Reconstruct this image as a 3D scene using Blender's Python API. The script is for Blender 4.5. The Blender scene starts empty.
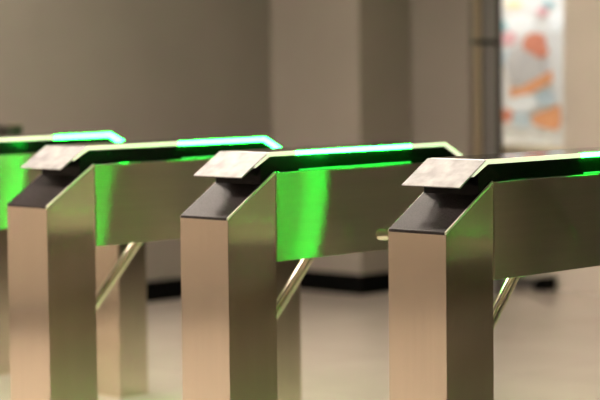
import bpy, bmesh, math, random
from mathutils import Vector, Matrix

random.seed(4)
scene = bpy.context.scene
col = scene.collection
R = math.radians

# ------------------------------------------------------------------ materials
def mat(name):
    m = bpy.data.materials.new(name)
    m.use_nodes = True
    nt = m.node_tree
    return m, nt, nt.nodes['Principled BSDF']

def plain(name, c, rough=.5, metal=0., spec=.5, emit=0., ecol=None):
    m, nt, b = mat(name)
    b.inputs['Base Color'].default_value = (*c, 1)
    b.inputs['Roughness'].default_value = rough
    b.inputs['Metallic'].default_value = metal
    b.inputs['Specular IOR Level'].default_value = spec
    if emit:
        b.inputs['Emission Color'].default_value = (*(ecol or c), 1)
        b.inputs['Emission Strength'].default_value = emit
    return m

def noise_color(nt, b, c0, c1, scale, detail=4, stretch=(1, 1, 1), coord='Object'):
    tc = nt.nodes.new('ShaderNodeTexCoord')
    mp = nt.nodes.new('ShaderNodeMapping')
    mp.inputs['Scale'].default_value = stretch
    nz = nt.nodes.new('ShaderNodeTexNoise')
    nz.inputs['Scale'].default_value = scale
    nz.inputs['Detail'].default_value = detail
    rp = nt.nodes.new('ShaderNodeValToRGB')
    rp.color_ramp.elements[0].position = .3
    rp.color_ramp.elements[1].position = .7
    rp.color_ramp.elements[0].color = (*c0, 1)
    rp.color_ramp.elements[1].color = (*c1, 1)
    nt.links.new(tc.outputs[coord], mp.inputs['Vector'])
    nt.links.new(mp.outputs['Vector'], nz.inputs['Vector'])
    nt.links.new(nz.outputs['Fac'], rp.inputs['Fac'])
    nt.links.new(rp.outputs['Color'], b.inputs['Base Color'])
    return nz

def brushed(name, c, rough, aniso, rot, stretch):
    """stainless steel with a fine grain"""
    m, nt, b = mat(name)
    g = nt.nodes.new('ShaderNodeBsdfAnisotropic')
    g.distribution = 'BECKMANN'
    g.inputs['Roughness'].default_value = rough
    g.inputs['Anisotropy'].default_value = aniso
    g.inputs['Rotation'].default_value = rot
    tg = nt.nodes.new('ShaderNodeTangent')
    tg.direction_type = 'RADIAL'
    tg.axis = 'Z'
    nt.links.new(tg.outputs['Tangent'], g.inputs['Tangent'])
    lo = tuple(x * .97 for x in c)
    hi = tuple(min(1, x * 1.02) for x in c)
    noise_color(nt, b, lo, hi, 60, 5, stretch)
    src = b.inputs['Base Color'].links[0].from_socket
    nt.links.new(src, g.inputs['Color'])
    out = next(n for n in nt.nodes if n.type == 'OUTPUT_MATERIAL')
    nt.links.new(g.outputs[0], out.inputs['Surface'])
    nt.nodes.remove(b)
    return m

def painted(name, c, rough=.85, amount=.06):
    m, nt, b = mat(name)
    b.inputs['Roughness'].default_value = rough
    b.inputs['Specular IOR Level'].default_value = .25
    noise_color(nt, b, tuple(x * (1 - amount) for x in c), tuple(x * (1 + amount) for x in c), 1.7)
    return m

STEEL = (.68, .615, .495)
M = {}
M['steel_upright'] = brushed('steel_upright', STEEL, .26, .75, .25, (1, 1, .02))
M['steel_long'] = brushed('steel_long', STEEL, .35, .93, 0., (1, .02, 1))
M['steel_edge'] = plain('steel_edge', (.86, .80, .70), .5, .25)
M['chrome'] = plain('chrome', (.78, .72, .62), .12, 1)
M['gloss_black'] = plain('gloss_black', (.006, .006, .006), .12, 0, .12)
M['glass_black'] = plain('glass_black', (.02, .018, .016), .08, 0, .6)
M['frost_glow'] = plain('frost_glow', (.86, .84, .76), .35, 0, .5, 1.0, (1, .88, .70))  # warm glow added so the rim reads bright where no strip is lit
M['led'] = plain('led', (.5, 1., .7), .4, 0, .5, 125., (.009, 1.0, .035))
M['led_bright'] = plain('led_bright', (.5, 1., .7), .4, 0, .5, 210., (.006, 1.0, .045))
M['low_glow'] = plain('low_glow', (.3, 1., .5), .4, 0, .5, .3, (.01, .8, .2))  # emission in place of the light strip's reflection
M['hub'] = plain('hub', (.25, .24, .23), .3, 1)

m, nt, b = mat('grain_black')
b.inputs['Roughness'].default_value = .27
nz = noise_color(nt, b, (.026, .022, .022), (.05, .043, .042), 260, 3)
b.inputs['Specular IOR Level'].default_value = .07
bp = nt.nodes.new('ShaderNodeBump')
bp.inputs['Strength'].default_value = .25
bp.inputs['Distance'].default_value = .001
nt.links.new(nz.outputs['Fac'], bp.inputs['Height'])
nt.links.new(bp.outputs['Normal'], b.inputs['Normal'])
M['grain_black'] = m

m, nt, b = mat('reader_silver')
b.inputs['Metallic'].default_value = .75
b.inputs['Roughness'].default_value = .55
noise_color(nt, b, (.27, .265, .26), (.42, .412, .405), 26, 6)
M['reader_silver'] = m

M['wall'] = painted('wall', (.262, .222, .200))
M['wall_lit'] = painted('wall_lit', (.318, .270, .242))  # wall paint lightened in place of light falling on the pillar
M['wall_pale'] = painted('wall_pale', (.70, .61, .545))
M['wall_dark'] = painted('wall_dark', (.05, .04, .03))
M['ceiling'] = painted('ceiling', (.11, .10, .09))
M['plinth'] = plain('plinth', (.003, .003, .003), .7, 0, .03)

m, nt, b = mat('floor_tile')
b.inputs['Roughness'].default_value = .13
tc = nt.nodes.new('ShaderNodeTexCoord')
br = nt.nodes.new('ShaderNodeTexBrick')
br.offset = 0
br.inputs['Scale'].default_value = 1
br.inputs['Brick Width'].default_value = .8
br.inputs['Row Height'].default_value = .8
br.inputs['Mortar Size'].default_value = .003
br.inputs['Color1'].default_value = (.655, .57, .50, 1)
br.inputs['Color2'].default_value = (.69, .60, .53, 1)
br.inputs['Mortar'].default_value = (.5, .44, .37, 1)
nz = nt.nodes.new('ShaderNodeTexNoise')
nz.inputs['Scale'].default_value = 3
nz.inputs['Detail'].default_value = 6
mx = nt.nodes.new('ShaderNodeMix')
mx.data_type = 'RGBA'
mx.blend_type = 'MULTIPLY'
rp = nt.nodes.new('ShaderNodeValToRGB')
rp.color_ramp.elements[0].color = (.86, .86, .86, 1)
rp.color_ramp.elements[1].color = (1.05, 1.05, 1.05, 1)
nt.links.new(tc.outputs['Object'], br.inputs['Vector'])
nt.links.new(tc.outputs['Object'], nz.inputs['Vector'])
nt.links.new(nz.outputs['Fac'], rp.inputs['Fac'])
mx.inputs['Factor'].default_value = 1
nt.links.new(br.outputs['Color'], mx.inputs['A'])
nt.links.new(rp.outputs['Color'], mx.inputs['B'])
nt.links.new(mx.outputs['Result'], b.inputs['Base Color'])
M['floor'] = m

M['frame_metal'] = plain('frame_metal', (.30, .29, .29), .38, .8)
M['frame_tan'] = plain('frame_tan', (.30, .235, .16), .5, .2)
M['frame_dark'] = plain('frame_dark', (.03, .026, .022), .5)
m, nt, b = mat('pane_glass')
b.inputs['Base Color'].default_value = (1, 1, 1, 1)
b.inputs['Roughness'].default_value = 0
b.inputs['Transmission Weight'].default_value = 1
b.inputs['IOR'].default_value = 1.05
M['glass'] = m
M['cream'] = plain('cream', (.80, .72, .58), .45)
M['dark_green'] = plain('dark_green', (.015, .035, .012), .5)
M['sill'] = plain('sill', (.95, .85, .68), .35)
M['lamp_white'] = plain('lamp_white', (1, .95, .88), .5, 0, .5, 34., (1, .862, .745))
M['lamp_frame'] = plain('lamp_frame', (.75, .75, .73), .4)

# ------------------------------------------------------------------ mesh helpers
def bm_box(bm, lo, hi, mi=0):
    vs = [bm.verts.new((x, y, z)) for x in (lo[0], hi[0]) for y in (lo[1], hi[1]) for z in (lo[2], hi[2])]
    for q in ((0, 1, 3, 2), (4, 6, 7, 5), (0, 4, 5, 1), (2, 3, 7, 6), (0, 2, 6, 4), (1, 5, 7, 3)):
        f = bm.faces.new([vs[i] for i in q])
        f.material_index = mi

def bm_prism_x(bm, prof, x0, x1, mi=0):
    """extrude a (y, z) outline along x"""
    a = [bm.verts.new((x0, y, z)) for y, z in prof]
    c = [bm.verts.new((x1, y, z)) for y, z in prof]
    n = len(prof)
    bm.faces.new(a).material_index = mi
    bm.faces.new(c[::-1]).material_index = mi
    for i in range(n):
        j = (i + 1) % n
        bm.faces.new((a[j], a[i], c[i], c[j])).material_index = mi

def bm_prism_y(bm, prof, y0, y1, mi=0):
    """extrude an (x, z) outline along y"""
    a = [bm.verts.new((x, y0, z)) for x, z in prof]
    c = [bm.verts.new((x, y1, z)) for x, z in prof]
    n = len(prof)
    bm.faces.new(a).material_index = mi
    bm.faces.new(c[::-1]).material_index = mi
    for i in range(n):
        j = (i + 1) % n
        bm.faces.new((a[j], a[i], c[i], c[j])).material_index = mi

def bm_lathe(bm, prof, origin, axis, seg=28):
    """turn an (r, t) outline about an axis"""
    ax = Vector(axis).normalized()
    q = ax.to_track_quat('Z', 'Y').to_matrix()
    rings = []
    for r, t in prof:
        if r < 1e-6:
            rings.append([bm.verts.new(Vector(origin) + q @ Vector((0, 0, t)))])
        else:
            rings.append([bm.verts.new(Vector(origin) + q @ Vector((r * math.cos(2 * math.pi * k / seg), r * math.sin(2 * math.pi * k / seg), t))) for k in range(seg)])
    for A, B in zip(rings, rings[1:]):
        for k in range(seg):
            k2 = (k + 1) % seg
            if len(A) == 1 and len(B) > 1:
                bm.faces.new((A[0], B[k], B[k2]))
            elif len(B) == 1 and len(A) > 1:
                bm.faces.new((A[k2], A[k], B[0]))
            elif len(A) > 1:
                bm.faces.new((A[k], B[k], B[k2], A[k2]))

def link(name, bm, mats, parent=None, bevel=0., smooth=False, seg=2):
    bmesh.ops.recalc_face_normals(bm, faces=bm.faces)
    me = bpy.data.meshes.new(name)
    bm.to_mesh(me)
    bm.free()
    for m_ in (mats if isinstance(mats, (list, tuple)) else [mats]):
        me.materials.append(m_)
    o = bpy.data.objects.new(name, me)
    col.objects.link(o)
    if parent:
        o.parent = parent
    if smooth:
        for p in me.polygons:
            p.use_smooth = True
        me.set_sharp_from_angle(angle=R(40))
    if bevel:
        md = o.modifiers.new('bevel', 'BEVEL')
        md.width = bevel
        md.segments = seg
        md.limit_method = 'ANGLE'
        md.angle_limit = R(25)
        md.harden_normals = False
    return o

def prism(name, prof, x0, x1, m_, parent=None, bevel=0.):
    bm = bmesh.new()
    bm_prism_x(bm, prof, x0, x1)
    return link(name, bm, m_, parent, bevel)

def box(name, lo, hi, m_, parent=None, bevel=0.):
    bm = bmesh.new()
    bm_box(bm, lo, hi)
    return link(name, bm, m_, parent, bevel)

def thing(name, label, cat, loc, group=None):
    o = bpy.data.objects.new(name, None)
    o.empty_display_size = .1
    col.objects.link(o)
    o.location = loc
    o['label'] = label
    o['category'] = cat
    if group:
        o['group'] = group
    return o

def tag(o, label, cat, group=None):
    o['label'] = label
    o['category'] = cat
    if group:
        o['group'] = group
    return o

def struct(o):
    o['kind'] = 'structure'
    return o

# ------------------------------------------------------------------ measures of the place
W, D, L = .198, .195, 1.135          # turnstile width, slope depth, overall length
PITCH = .802
H1, H2, H3 = .808, .930, .671        # front lip, top of the side panel, underside of the beam
DR = .140                            # depth of the rear pedestal
SL = (H2 - H1) / D
XL, YC, XP, YB, YS = -4.60, 4.06, -3.95, 4.48, 4.90
ROOM_X, ROOM_Y0, ROOM_Y1, CEIL = 6.5, -7.5, 7.0, 3.0

# ------------------------------------------------------------------ turnstiles
def path_pts(y0, y1, P):
    """the stretch of the bent cover line P between y0 and y1"""
    def at(y):
        for (a, b), (c, d) in zip(P, P[1:]):
            if a <= y <= c:
                return (y, b + (d - b) * (y - a) / (c - a))
        return P[0] if y < P[0][0] else P[-1]
    out = [at(y0)]
    out += [p for p in P if y0 < p[0] < y1]
    out.append(at(y1))
    return out

TOPLINE = [(.112, .956), (.170, .9905), (.968, .9905), (1.052, .9475)]
LOWLINE = [(.107, .945), (.172, .9785), (.966, .9785), (1.046, .9365)]
# the same number of points on both, so a stretch is a closed band

def band_profile(y0, y1):
    t = path_pts(y0, y1, TOPLINE)
    l = path_pts(y0, y1, LOWLINE)
    return t + l[::-1]

def make_turnstile(gx, lit, psi, label, lowlit=None):
    t = thing('turnstile', label, 'turnstile', (gx, 0, 0), 'turnstiles standing in a row')
    # front pedestal with its sloped top
    fp = prism('pedestal', [(0, 0), (D, 0), (D, H2 - .004), (0, H1 - .004)], -W, 0, M['steel_upright'], t, .0012)
    # the folded bright edge along the slope on each side
    for x0, x1, up_ in ((-.0048, .0006, .0030), (-W - .0006, -W + .0022, .0004)):
        bm = bmesh.new()
        bm_prism_x(bm, [(0.0005, H1 - .004), (D - .001, H2 - .004), (D - .001, H2 + up_), (0.0005, H1 + up_)], x0, x1)
        link('edge_trim', bm, M['steel_edge'], fp)
    # black sloped cover
    cv = prism('slope_cover', [(-.0012, H1 - .005), (D, H2 - .005), (D, H2 + .0022), (-.0012, H1 + .0022)],
               -W + .0024, -.0050, M['grain_black'], t, .0006)
    # rear pedestal
    rp_ = prism('pedestal', [(L - DR, 0), (L, 0), (L, H1), (L - DR, H1 + SL * DR)], -W, 0, M['steel_upright'], t, .0012)
    prism('slope_cover', [(L - DR, H1 + SL * DR + .0005), (L + .001, H1 + .0005), (L + .001, H1 + .006), (L - DR, H1 + SL * DR + .006)],
          -W + .003, -.003, M['grain_black'], t, .0006)
    # beam between the two pedestals
    side = [(D + .0005, H3), (L - DR - .0005, H3), (L - DR - .0005, H1 + SL * DR), (L - D, H2), (D + .0005, H2)]
    ins = [(D + .001, H3 + .004), (L - DR - .001, H3 + .004), (L - DR - .001, H1 + SL * DR - .003), (L - D, H2 - .003), (D + .001, H2 - .003)]
    prism('beam_housing', ins, -W + .004, -.004, M['gloss_black'], t)
    prism('side_panel', side, -.003, .0035, M['steel_long'], t, .0012)
    prism('side_panel', side, -W - .0035, -W + .003, M['steel_long'], t, .0012)
    prism('bottom_panel', [(D + .003, H3), (L - DR - .003, H3), (L - DR - .003, H3 + .0035), (D + .003, H3 + .0035)],
          -W + .0035, -.0035, M['steel_long'], t)
    # black upper housing under the cover
    prism('upper_housing', [(.140, H1 + SL * .140 + .0015), (D, H2 + .002), (L - D, H2 + .002), (L - .10, H1 + SL * .10 + .007),
                            (L - .10, .9355), (.962, .9775), (.174, .9775), (.140, .959)],
          -W + .006, -.006, M['gloss_black'], t)
    # bent glass cover, its frosted rims (warm glow added) and its lit stretches
    prism('top_cover', TOPLINE + LOWLINE[::-1], -W + .007, -.007, M['glass_black'], t)
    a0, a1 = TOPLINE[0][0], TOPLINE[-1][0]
    segs = [(a0, a1, 'frost_glow')]
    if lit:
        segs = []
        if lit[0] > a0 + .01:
            segs.append((a0, lit[0], 'frost_glow'))
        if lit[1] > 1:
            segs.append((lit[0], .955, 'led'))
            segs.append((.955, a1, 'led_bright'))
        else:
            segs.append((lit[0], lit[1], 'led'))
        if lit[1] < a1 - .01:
            segs.append((lit[1], a1, 'frost_glow'))
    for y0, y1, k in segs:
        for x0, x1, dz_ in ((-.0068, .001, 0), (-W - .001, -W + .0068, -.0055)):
            o = prism('light_strip' if k != 'frost_glow' else 'cover_rim', [(y, z + dz_) for y, z in band_profile(y0, y1)], x0, x1, M[k], t)
            o['label'] = 'lit green light strip' if k != 'frost_glow' else 'frosted rim with an added warm glow'
    if lit:  # glowing line stands in for the strip's reflection on the lower ledge
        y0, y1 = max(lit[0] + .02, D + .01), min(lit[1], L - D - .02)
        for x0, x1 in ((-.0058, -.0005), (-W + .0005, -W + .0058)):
            o = prism('lower_glow', [(y0, H2 + .0022), (y1, H2 + .0022), (y1, H2 + .0062), (y0, H2 + .0062)], x0, x1, M['low_glow'], t)
            o['label'] = 'thin green line glowing in place of a reflection'
    # silver card reader plate on the front bend
    dy, dz = .110, .067
    n = Vector((0, -dz, dy)).normalized()
    P0, P1 = Vector((0, .057, .9198)), Vector((0, .167, .9868))
    bm = bmesh.new()
    q = [P0, P1, P1 + n * .0042, P0 + n * .0042]
    bm_prism_x(bm, [(v.y, v.z) for v in q], -W - .001, .001)
    link('card_reader', bm, M['reader_silver'], t, .0016)
    # black underside of the reader
    bm = bmesh.new()
    q = [P0 + (P1 - P0) * .09 - n * .0075, P0 + (P1 - P0) * .55 - n * .0075, P0 + (P1 - P0) * .55 - n * .0002, P0 + (P1 - P0) * .09 - n * .0002]
    bm_prism_x(bm, [(v.y, v.z) for v in q], -W + .012, -.012)
    link('reader_base', bm, M['gloss_black'], t)
    # tripod hub on the lane side and its arms
    Hc = Vector((-.225,   .659, .735))
    axis = Vector((-1, 0, -1)).normalized()
    bm = bmesh.new()
    bm_lathe(bm, [(0, -.030), (.046, -.030), (.050, -.020), (.048, .004), (.036, .020), (.018, .028), (0, .030)], Hc, axis)
    bm_box(bm, (-W - .024, .659 - .055, .69), (-W - .0037, .659 + .055, .80))
    hub = link('tripod_hub', bm, M['hub'], t, 0, True)
    qv = Vector((-math.cos(R(45)), 0, math.sin(R(45))))
    for k, ln in ((0, .523), (-120, .515)):
        ps = R(psi + k)
        d = axis * math.cos(R(45)) + (qv * math.cos(ps) + Vector((0, 1, 0)) * math.sin(ps)) * math.sin(R(45))
        r = .0172
        bm = bmesh.new()
        bm_lathe(bm, [(0, .02), (r, .02), (r, ln - .007), (r * .93, ln - .003), (r * .75, ln), (0, ln)], Hc, d, 24)
        link('arm', bm, M['chrome'], t, 0, True)
    return t

make_turnstile(PITCH, (.42, .80), -4, 'steel turnstile at the near end of the row, past the one in full view')
make_turnstile(0, (.585, 1.06), -13.4, 'closest steel turnstile in full view, chrome arm end poking out at its left')
make_turnstile(-PITCH, (.28, .80), -8.5, 'steel turnstile second from the camera, with the widest green glow on its side panel')
make_turnstile(-2 * PITCH, (.56, 1.06), -6, 'steel turnstile third from the camera, with a narrow green glow beside its front pedestal')
make_turnstile(-3 * PITCH, (.70, 1.06), -2, 'steel turnstile at the left edge, only its lit green beam and rear pedestal showing')
make_turnstile(-4 * PITCH, None, -2, 'farthest blurred steel turnstile, a sliver of its rear pedestal at the left edge')

# ------------------------------------------------------------------ setting
struct(box('floor', (XL - .2, ROOM_Y0 - .2, -.1), (ROOM_X + .2, ROOM_Y1 + .2, 0), M['floor']))
struct(box('ceiling', (XL - .2, ROOM_Y0 - .2, CEIL), (ROOM_X + .2, ROOM_Y1 + .2, CEIL + .1), M['ceiling']))
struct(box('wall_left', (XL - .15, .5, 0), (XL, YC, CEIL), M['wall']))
struct(box('wall_side', (XL - .15, ROOM_Y0, 0), (XL, .5, CEIL), M['wall_pale']))
struct(box('wall_pillar', (XL - .15, YC, 0), (XP, YB, CEIL), M['wall_lit']))
XD0 = -3.555                         # where the back wall meets the door post
struct(box('wall_back', (XL - .15, YB, 0), (XD0, YB + .1, CEIL), M['wall']))
struct(box('wall_front', (XL - .15, ROOM_Y0 - .15, 0), (ROOM_X + .15, ROOM_Y0, CEIL), M['wall_pale']))
struct(box('wall_right', (ROOM_X, ROOM_Y0, 0), (ROOM_X + .15, ROOM_Y1, CEIL), M['wall_dark']))
BH = .108
struct(box('baseboard_side', (XL, ROOM_Y0, 0), (XL + .012, .5, BH), M['plinth']))
struct(box('baseboard_left', (XL, .5, 0), (XL + .012, YC - .012, BH), M['plinth']))
bm = bmesh.new()
bm_box(bm, (XL, YC - .012, 0), (XP + .012, YC, BH))
bm_box(bm, (XP, YC, 0), (XP + .012, YB - .012, BH))
struct(link('baseboard_pillar', bm, M['plinth']))
struct(box('baseboard_back', (XP + .012, YB - .012, 0), (XD0, YB, BH), M['plinth']))

# shop front wall with its window opening
WX0, WX1, WZ0, WZ1 = -3.86, -3.245, .76, 2.5
bm = bmesh.new()
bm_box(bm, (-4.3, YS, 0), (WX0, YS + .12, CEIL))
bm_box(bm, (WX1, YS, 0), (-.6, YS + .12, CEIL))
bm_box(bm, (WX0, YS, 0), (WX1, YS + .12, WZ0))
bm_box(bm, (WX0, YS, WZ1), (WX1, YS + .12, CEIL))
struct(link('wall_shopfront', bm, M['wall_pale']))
struct(box('wall_end', (-.6, YS, 0), (ROOM_X, YS + .12, CEIL), M['wall_dark']))
struct(box('baseboard_shopfront', (-3.6, YS - .014, 0), (-3.30, YS, .055), M['frame_metal']))

# post beside the window
pt = struct(bpy.data.objects.new('door_1', None))
col.objects.link(pt)
pt.location = (0, 0, 0)
pt.empty_display_size = .1

# ------------------------------------------------------------------ camera
cam = bpy.data.cameras.new('camera')
co = bpy.data.objects.new('camera', cam)
col.objects.link(co)
YAW, PIT, ROLL, FPX = -0.762200106, -0.0684616540, -0.0104438893, math.exp(7.64237268)
fwd = Vector((math.sin(YAW) * math.cos(PIT), math.cos(YAW) * math.cos(PIT), math.sin(PIT)))
rt = Vector((math.cos(YAW), -math.sin(YAW), 0))
up = rt.cross(fwd)
rt2 = rt * math.cos(ROLL) + up * math.sin(ROLL)
up2 = up * math.cos(ROLL) - rt * math.sin(ROLL)
CAM = Vector((3.41767242, -4.12247891, 1.26429440))
mw = Matrix((rt2, up2, -fwd)).transposed().to_4x4()
mw.translation = CAM
co.matrix_world = mw
cam.sensor_width = 36
cam.lens = FPX / 600 * 36
cam.dof.use_dof = True
cam.dof.focus_distance = 5.6
cam.dof.aperture_fstop = 2.2
cam.clip_end = 100
scene.camera = co

# door post strips (steel strip, tan edge, dark strips standing in for shadow gaps)
def post(name, x0, x1, y, dpt, m_, parent):
    return box(name, (x0, y, 0), (x1, y + dpt, CEIL), m_, parent, .003)
post('frame', -3.5015, -3.4645, YB - .02, .02, M['frame_tan'], pt)
post('shadow_gap', -3.4886, -3.4650, YB + .01, .02, M['frame_dark'], pt)
post('leaf', -3.4491, -3.3625, YB - .01, .02, M['frame_metal'], pt)
post('shadow_gap', -3.3672, -3.3374, YB - .004, .02, M['frame_dark'], pt)
box('hinge', (-3.5109, YB - .028, 1.3207), (-3.3472, YB - .010, 1.3447), M['frame_dark'], pt)

# window: frame, pane, sill; showcase behind it with the poster
wn = struct(bpy.data.objects.new('window_1', None))
col.objects.link(wn)
bm = bmesh.new()
bm_box(bm, (WX0, YS + .03, WZ0), (WX0 + .02, YS + .07, WZ1))
bm_box(bm, (WX1 - .02, YS + .03, WZ0), (WX1, YS + .07, WZ1))
bm_box(bm, (WX0 + .02, YS + .03, WZ1 - .02), (WX1 - .02, YS + .07, WZ1))
bm_box(bm, (WX0 + .02, YS + .03, WZ0), (WX1 - .02, YS + .07, WZ0 + .012))
link('window_frame', bm, M['cream'], wn)
box('pane', (WX0 + .02, YS + .046, WZ0 + .012), (WX1 - .02, YS + .052, WZ1 - .02), M['glass'], wn)
box('window_sill', (WX0 - .02, YS - .03, WZ0 - .02), (WX1 + .005, YS + .03, WZ0 + .003), M['sill'], wn, .003)
bm = bmesh.new()
NX0, NX1, NY = WX0 - .30, WX1 + .1, YS + .42
bm_box(bm, (NX0, NY, WZ0 - .02), (NX1, NY + .04, WZ1 + .1))
bm_box(bm, (NX0 - .04, YS + .12, WZ0 - .02), (NX0, NY + .04, WZ1 + .1))
bm_box(bm, (NX1, YS + .12, WZ0 - .02), (NX1 + .04, NY + .04, WZ1 + .1))
bm_box(bm, (NX0 - .04, YS + .12, WZ0 - .06), (NX1 + .04, NY + .04, WZ0 - .02))
bm_box(bm, (NX0 - .04, YS + .12, WZ1 + .1), (NX1 + .04, NY + .04, WZ1 + .14))
struct(link('wall_showcase', bm, M['cream']))

# poster: pale sheet with printed orange, grey, blue and pink shapes
PY = NY - .012
pc = {'sheet': (.74, .74, .74), 'white': (.85, .88, .90), 'pink': (.72, .42, .46), 'teal': (.28, .52, .56), 'rust': (.62, .23, .15),
      'grey': (.54, .53, .53), 'orange': (.76, .36, .18), 'blue': (.50, .60, .66), 'sand': (.62, .55, .46), 'yellow': (.85, .75, .5)}
pk = list(pc)
pm = [plain('poster_' + k, pc[k], .6) for k in pk]
bm = bmesh.new()
bm_box(bm, (-4.098, PY, .756), (-3.487, PY + .010, 1.729), 0)
layer = [0]
def blob(k, pts):
    layer[0] += 1
    y = PY - .0006 * layer[0]
    # the print's own grid: 7.1 mm across, 5.6 mm up
    bm_prism_y(bm, [(-3.7795 + (u - 530) * .00709, 1.1496 - (v - 75) * .00564) for u, v in pts], y - .0005, y + .0004, pk.index(k))
def oval(k, cx, cy, rx, ry, rot=0, n=20):
    pts = []
    for i in range(n):
        t = 2 * math.pi * i / n
        x, y = rx * math.cos(t), ry * math.sin(t)
        pts.append((cx + x * math.cos(R(rot)) - y * math.sin(R(rot)), cy + x * math.sin(R(rot)) + y * math.cos(R(rot))))
    blob(k, pts)
oval('white', 520, 24, 14, 10)
oval('white', 556, 22, 8, 12)
oval('pink', 508, 38, 9, 7)
oval('teal', 504, 26, 4, 6)
oval('yellow', 514, 4, 9, 4)
oval('pink', 543, 12, 6, 5)
oval('teal', 548, 5, 7, 3)
oval('blue', 508, 58, 7, 9)
oval('grey', 526, 66, 20, 22)
oval('rust', 535, 43, 12, 10, -15)
oval('rust', 541, 51, 8, 7)
blob('orange', [(510, 88), (522, 87), (538, 78), (552, 70), (553, 81), (544, 87), (530, 94), (512, 98)])
oval('white', 524, 104, 16, 9, -15)
oval('blue', 546, 98, 9, 9)
blob('orange', [(532, 116), (546, 110), (560, 104), (562, 120), (558, 130), (546, 128), (534, 124)])
oval('rust', 507, 116, 8, 7)
oval('blue', 522, 120, 10, 8)
poster = tag(link('poster', bm, pm), 'blurred pale poster with orange bands and grey shapes behind the shop window', 'poster')

# dark low object at the foot of the shop wall
bm = bmesh.new()
bm_prism_y(bm, [(-3.379, 0), (-3.279, 0), (-3.275, .075), (-3.344, .069), (-3.379, .041)], YS - .10, YS - .02)
tag(link('door_stop', bm, M['plinth'], None, .006), 'small black block on the floor under the shop window', 'door stop')

# two low posts against the long wall, above the farthest beam
for x0, x1, top, m0, m1, lab in (
        (-4.172, -4.062, .965, M['frame_dark'], M['frame_dark'], 'dark brown short post by the wall at the left edge'),
        (-3.997, -3.968, .976, M['frame_tan'], M['dark_green'], 'slim dark green short post with pale cap by the wall at the left edge')):
    t = thing('short_post', lab, 'post', ((x0 + x1) / 2, 1.78, 0), 'short posts by the long wall')
    hw = (x1 - x0) / 2
    box('shaft', (-hw * .92, -.03, 0), (hw * .92, .03, top - .006), m1, t, .004)
    box('cap', (-hw, -.033, top - .006), (hw, .033, top), m0, t, .003)

# ------------------------------------------------------------------ ceiling lights
def ceiling_light(x, y, sx, sy, lab, lamp='lamp_white'):
    t = thing('ceiling_light', lab, 'ceiling light', (x, y, CEIL), 'ceiling lights over the hall')
    bm = bmesh.new()
    for lo, hi in (((-sx, -sy), (sx, -sy + .03)), ((-sx, sy - .03), (sx, sy)), ((-sx, -sy + .03), (-sx + .03, sy - .03)), ((sx - .03, -sy + .03), (sx, sy - .03))):
        bm_box(bm, (lo[0], lo[1], -.035), (hi[0], hi[1], 0))
    link('frame', bm, M['lamp_frame'], t)
    box('diffuser', (-sx + .03, -sy + .03, -.028), (sx - .03, sy - .03, -.012), M[lamp], t)
for x in (-3.9, -2.9, -1.9, -.9):
    ceiling_light(x, -1.0, .4, .3, 'rectangular ceiling light above the floor before the turnstiles')
for x in (-3.8, -2.8, -1.8):
    ceiling_light(x, 1.15, .4, .3, 'rectangular ceiling light above the rear ends of the turnstiles')
for x in (-3.9, -2.7):  # row added out of view to brighten what the steel fronts reflect
    ceiling_light(x, -4.4, .4, .3, 'added unseen ceiling light far before the turnstiles')

# small spotlight added out of view to brighten the pale wall beside the window
SP = Vector((-1.9, 3.5, CEIL))
aim = (Vector((-2.75, YS, .9)) - (SP - Vector((0, 0, .16)))).normalized()
t = thing('fill_light', 'added unseen spotlight aimed at the pale wall', 'fill_light', SP)
bm = bmesh.new()
bm_lathe(bm, [(0, 0), (.05, 0), (.05, .02), (.012, .025), (.012, .12), (0, .12)], (0, 0, 0), (0, 0, -1), 20)
link('stem', bm, M['frame_dark'], t, 0, True)
bm = bmesh.new()
bm_lathe(bm, [(0, -.05), (.04, -.05), (.045, -.03), (.045, .07), (.04, .07), (.038, .0), (0, 0)], (0, 0, -.16), aim, 24)
link('lamp_can', bm, M['frame_dark'], t, 0, True)
sl = bpy.data.lights.new('fill_lamp', 'SPOT')
sl.energy = 74
sl.color = (1, .86, .70)
sl.spot_size = R(62)
sl.spot_blend = .8
sl.shadow_soft_size = .03
so = bpy.data.objects.new('fill_lamp', sl)
col.objects.link(so)
so.location = SP - Vector((0, 0, .16)) + aim * .075
so.rotation_euler = aim.to_track_quat('-Z', 'Y').to_euler()

# lamp inside the showcase
la = bpy.data.lights.new('showcase_lamp', 'AREA')
la.shape = 'RECTANGLE'
la.size = .5
la.size_y = .12
la.energy = 46
la.color = (.86, .93, 1)
lo = bpy.data.objects.new('showcase_lamp', la)
col.objects.link(lo)
lo.location = ((WX0 + WX1) / 2, YS + .2, WZ1 + .06)
lo.rotation_euler = (R(20), 0, 0)

# ------------------------------------------------------------------ world and view
w = bpy.data.worlds.new('world')
scene.world = w
w.use_nodes = True
w.node_tree.nodes['Background'].inputs['Color'].default_value = (.02, .018, .016, 1)
w.node_tree.nodes['Background'].inputs['Strength'].default_value = 1
vs = scene.view_settings
vs.view_transform = 'Standard'
vs.look = 'None'
vs.gamma = 1
vs.use_curve_mapping = False
vs.exposure = -.26
scene.cycles.use_denoising = True
scene.cycles.max_bounces = 10
scene.cycles.glossy_bounces = 6
scene.cycles.sample_clamp_indirect = 6
